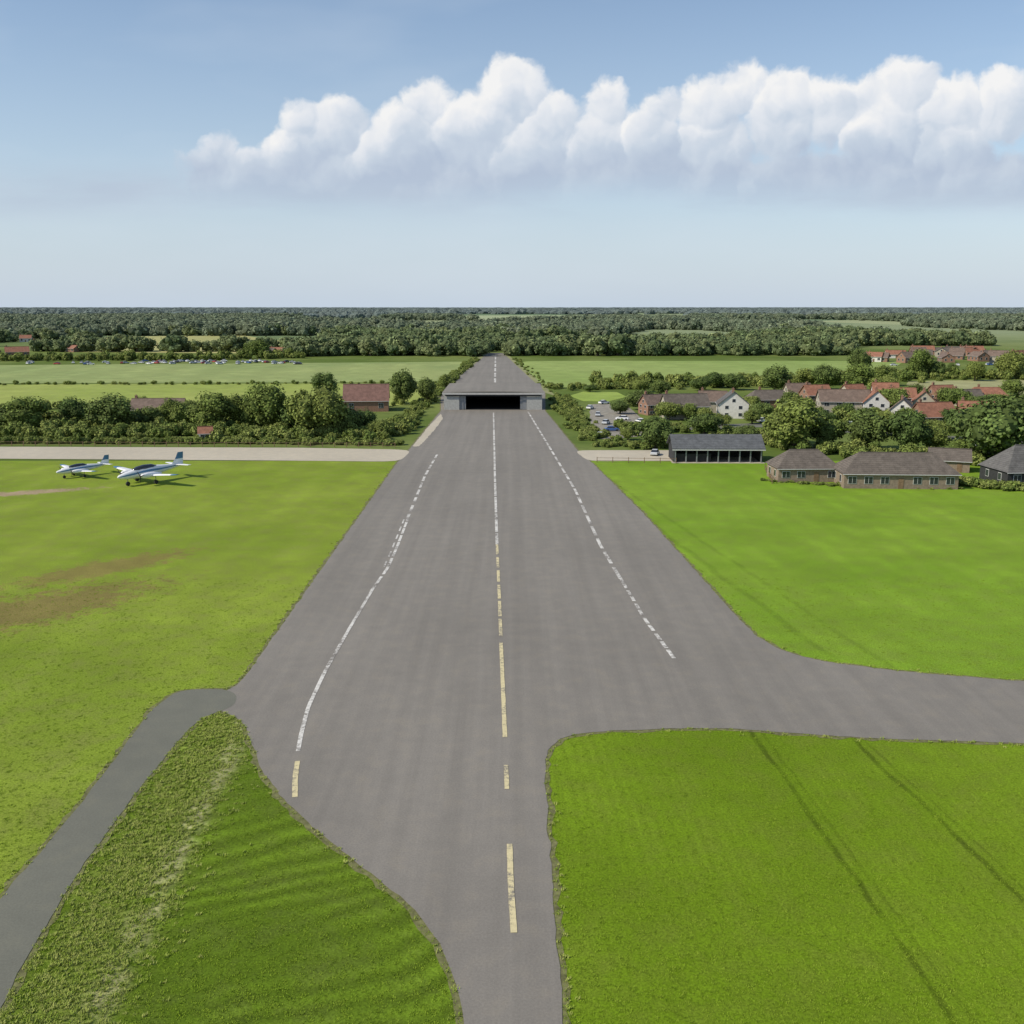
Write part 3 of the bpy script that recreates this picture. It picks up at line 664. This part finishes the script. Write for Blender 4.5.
def hangar():
    e=empty("hangar",P(493,410.0)); w=34.0; dp=40.0; h=5.9; a=w/2
    wl=MB(); t=0.3
    wl.box((-a+t/2,dp/2,h/2),(t,dp,h)); wl.box((a-t/2,dp/2,h/2),(t,dp,h)); wl.box((0,dp-t/2,h/2),(w-2*t,t,h))
    wl.box((-a+2.8,0.15,h/2-0.3),(5.0,0.3,h-0.6)); wl.box((a-2.8,0.15,h/2-0.3),(5.0,0.3,h-0.6)); wl.obj("walls",hwall,e)
    r=MB(); nseg=8
    for i in range(nseg):
        x0=-a-0.5+(w+1)*i/nseg; x1=-a-0.5+(w+1)*(i+1)/nseg
        z=lambda x:h+0.35*(1-(x/(a+0.5))**2)
        lo=[(x0,-0.6,z(x0)),(x1,-0.6,z(x1)),(x1,dp+0.5,z(x1)),(x0,dp+0.5,z(x0))]
        r.rings([[Vector(q) for q in lo],[Vector(q)+Vector((0,0,0.25)) for q in lo]])
    r.obj("roof",tm,e)
    f=MB(); f.box((0,-0.7,h-0.2),(w+1.0,0.15,0.65)); f.obj("fascia",fascia,e)
    g=MB(); g.box((0,-0.55,h-0.75),(w-1.0,0.1,0.5),0); g.obj("door_rail",dark,e)
    d=MB()
    for i,x in enumerate((-a+6.0,-a+6.8,a-6.0,a-6.8)): d.box((x,0.5+0.2*(i%2),(h-1.0)/2),(1.5,0.12,h-1.0))
    d.obj("sliding_doors",steel,e)
    c=MB()
    for j in range(5):
        for x in(-a+0.6,a-0.6): c.box((x,3+j*8,h/2),(0.35,0.35,h-0.1))
        c.box((0,3+j*8,h-0.3),(w-1.6,0.3,0.5))
    c.obj("steel_frames",dark,e)
    l=MB(); l.box((0,dp/2,0.10),(w-0.7,dp-0.7,0.05)); l.obj("floor",dark,e)
    i_=MB(); i_.box((0,dp-0.45,h/2),(w-0.8,0.2,h-0.1)); i_.box((-a+0.37,dp/2,h/2),(0.1,dp-1,h-0.1)); i_.box((a-0.37,dp/2,h/2),(0.1,dp-1,h-0.1)); i_.obj("lining",dark,e)
hangar()
# ------------------------------------------------------------ aircraft
awhite=simple("aircraft_white",(0.78,0.78,0.78),0.4,0.05,1,0.4); ablue=simple("aircraft_blue",(0.06,0.17,0.30),0.3,0.1,1,0.5); rubber=simple("rubber",(0.03,0.03,0.03),0.8)
def aircraft(u,v,rz,sc):
    e=empty("light_aircraft",P(u,v,0.05),math.radians(rz)); e.scale=(sc,sc,sc)
    K=16
    def ring(x,w,h,zc): return [(x,w*math.cos(t),zc+h*math.sin(t)) for t in [2*math.pi*i/K for i in range(K)]]
    prof=[(5.6,.06,.06,1.5),(5.3,.28,.28,1.5),(4.4,.5,.5,1.53),(3.0,.62,.68,1.6),(1.5,.68,.85,1.72),(0,.68,.88,1.75),(-1.5,.6,.72,1.75),(-3.2,.42,.5,1.8),(-5,.24,.32,1.9),(-6.2,.1,.16,2.0)]
    fu=MB(); fu.rings([ring(*p) for p in prof])
    for i in range(len(fu.f)-2):
        if (i%K) in(0,7): fu.m[i]=1
    fu.obj("fuselage",[awhite,ablue],e,True)
    cn=MB(); cn.rings([ring(2.9,.3,.12,2.22),ring(2.2,.5,.4,2.25),ring(1.0,.56,.52,2.3),ring(-0.4,.5,.46,2.3),ring(-1.4,.3,.2,2.25)]); cn.obj("canopy",glass,e,True)
    def wing(y0,y1,x0,x1,c0,c1,z0,z1,th,mi,mb):
        def af(y,x,c,z): return [(x,y,z),(x-c*.15,y,z+c*th),(x-c*.5,y,z+c*th*.9),(x-c,y,z),(x-c*.5,y,z-c*th*.35),(x-c*.15,y,z-c*th*.5)]
        r=[af(y0,x0,c0,z0),af(y1,x1,c1,z1)]; mb.rings(r if y1<y0 else r[::-1],mi)
    wg=MB()
    for s in(-1,1): wing(s*0.4,s*6.2,1.9,1.2,2.3,1.3,1.25,1.75,.09,0,wg); wing(s*6.21,s*7.2,1.2,1.0,1.3,0.9,1.75,1.86,.08,1,wg)
    wg.obj("wings",[awhite,ablue],e)
    tp=MB()
    for s in(-1,1): wing(s*0.05,s*2.6,-4.7,-5.1,1.3,0.8,2.05,2.1,.06,0,tp)
    tp.obj("tailplane",awhite,e)
    fn=MB()
    def fs_(z,x,c,w): return [(x,0,z),(x-c*.3,w,z),(x-c,0,z),(x-c*.3,-w,z)]
    fn.rings([fs_(2.0,-4.0,2.4,.1),fs_(2.9,-4.9,1.55,.08)],0); fn.rings([fs_(2.905,-4.9,1.55,.08),fs_(3.9,-5.5,1.05,.05)],1); fn.obj("fin",[awhite,ablue],e)
    en=MB(); 
    for s in(-1,1): 
        y=s*2.3
        en.rings([[(x,y+r*math.cos(t),1.55+r*math.sin(t)) for t in [2*math.pi*i/12 for i in range(12)]] for x,r in((3.3,.12),(3.0,.34),(2.2,.42),(1.0,.38),(-0.4,.12))],0)
    en.obj("engines",awhite,e,True)
    pr=MB()
    for s in(-1,1):
        for k in range(3):
            t=2*math.pi*k/3+0.3; pr.tube((3.35,s*2.3,1.55),(3.35,s*2.3+.95*math.cos(t),1.55+.95*math.sin(t)),.09,.04,5)
    pr.obj("propellers",rubber,e)
    ge=MB()
    for x,y in((3.9,0),(0.6,2.2),(0.6,-2.2)):
        ge.tube((x,y,1.4),(x,y,0.32),.06,.05,6,0); ge.tube((x,y-.11,.32),(x,y+.11,.32),.32,.32,14,1)
    ge.obj("landing_gear",[steel,rubber],e)
aircraft(150,482,238,1.34); aircraft(82,476,232,0.98)
# ------------------------------------------------------------ cars (distant)
def carmesh(col):
    mb=MB()
    def sec(x,w,z0,z1): return [(x,-w,z0),(x,w,z0),(x,w,(z0+z1)/2),(x,w*.94,z1),(x,-w*.94,z1),(x,-w,(z0+z1)/2)]
    mb.rings([sec(-2.15,.75,.4,.75),sec(-1.9,.86,.3,.92),sec(0,.88,.28,.95),sec(1.4,.87,.3,.88),sec(2.05,.75,.38,.65)],0)
    mb.rings([[(-1.75,-.78,.93),(-1.75,.78,.93),(1.05,.78,.9),(1.05,-.78,.9)],[(-1.25,-.62,1.4),(-1.25,.62,1.4),(.35,.62,1.42),(.35,-.62,1.42)]],1)
    mb.rings([[(-1.22,-.63,1.405),(-1.22,.63,1.405),(.32,.63,1.425),(.32,-.63,1.425)],[(-1.1,-.58,1.46),(-1.1,.58,1.46),(.2,.58,1.47),(.2,-.58,1.47)]],0)
    for x in(-1.3,1.3):
        for y in(-.8,.8): mb.tube((x,y-.1,.32),(x,y+.1,.32),.32,.32,12,2)
    me=bpy.data.meshes.new("parked_car"); me.from_pydata(mb.v,[],mb.f)
    for m in(col,glass,rubber): me.materials.append(m)
    me.polygons.foreach_set('material_index',mb.m); return me
CM=[carmesh(simple("car_paint_%s"%n,c,0.3,0.03,1,0.5)) for n,c in(("white",(.75,.75,.75)),("silver",(.5,.52,.54)),("blue",(.06,.12,.3)),("red",(.35,.04,.03)),("black",(.03,.03,.03)))]
def car(u,v,rz):
    o=bpy.data.objects.new("parked_car",R.choice(CM[:2]*3+CM)); COL.objects.link(o); o.location=P(u,v,0.05); o.rotation_euler=(0,0,math.radians(rz))
for i in range(60): car(R.uniform(105,300),R.uniform(361.5,364.5),R.uniform(0,180))
for i in range(16): car(R.uniform(-40,100),R.uniform(363,365),R.uniform(0,180))
for i in range(14): car(R.uniform(890,1000),R.uniform(363,366),R.uniform(0,180))
for u,v in((606,424),(612,431),(598,416),(622,420),(600,437),(640,423),(655,455),(700,421),(760,422),(905,440),(957,432),(590,409),(604,404),(616,408),(975,447),(830,424),(850,426)): car(u,v,R.uniform(0,180))
sheet("gravel_yard",outline([(590,404),(625,404),(650,425),(640,437),(598,440),(590,420)],3,2,0.3),0.05,simple("gravel",(0.26,0.24,0.2),0.95,0.3,0.5))
sheet("village_road",outline([(640,428),(760,423),(900,432),(1000,440),(1100,446),(1100,450),(1000,444),(900,436),(760,427),(650,432)],4,1,0.2),0.055,pm)
def fence(px,step=3.0,h=1.3,name="paddock_fence"):
    line=outline(px,step,0,0,False); mb=MB()
    for i,p in enumerate(line):
        mb.box((p.x,p.y,h/2),(0.14,0.14,h))
        if i<len(line)-1:
            q=line[i+1]
            for z in(0.5,1.1): mb.tube((p.x,p.y,z),(q.x,q.y,z),0.05,0.05,4)
    mb.obj(name,timber)
fence([(597,462.5),(676,463.5)]); fence([(765,470),(772,484)]); fence([(0,446),(395,447.5)])
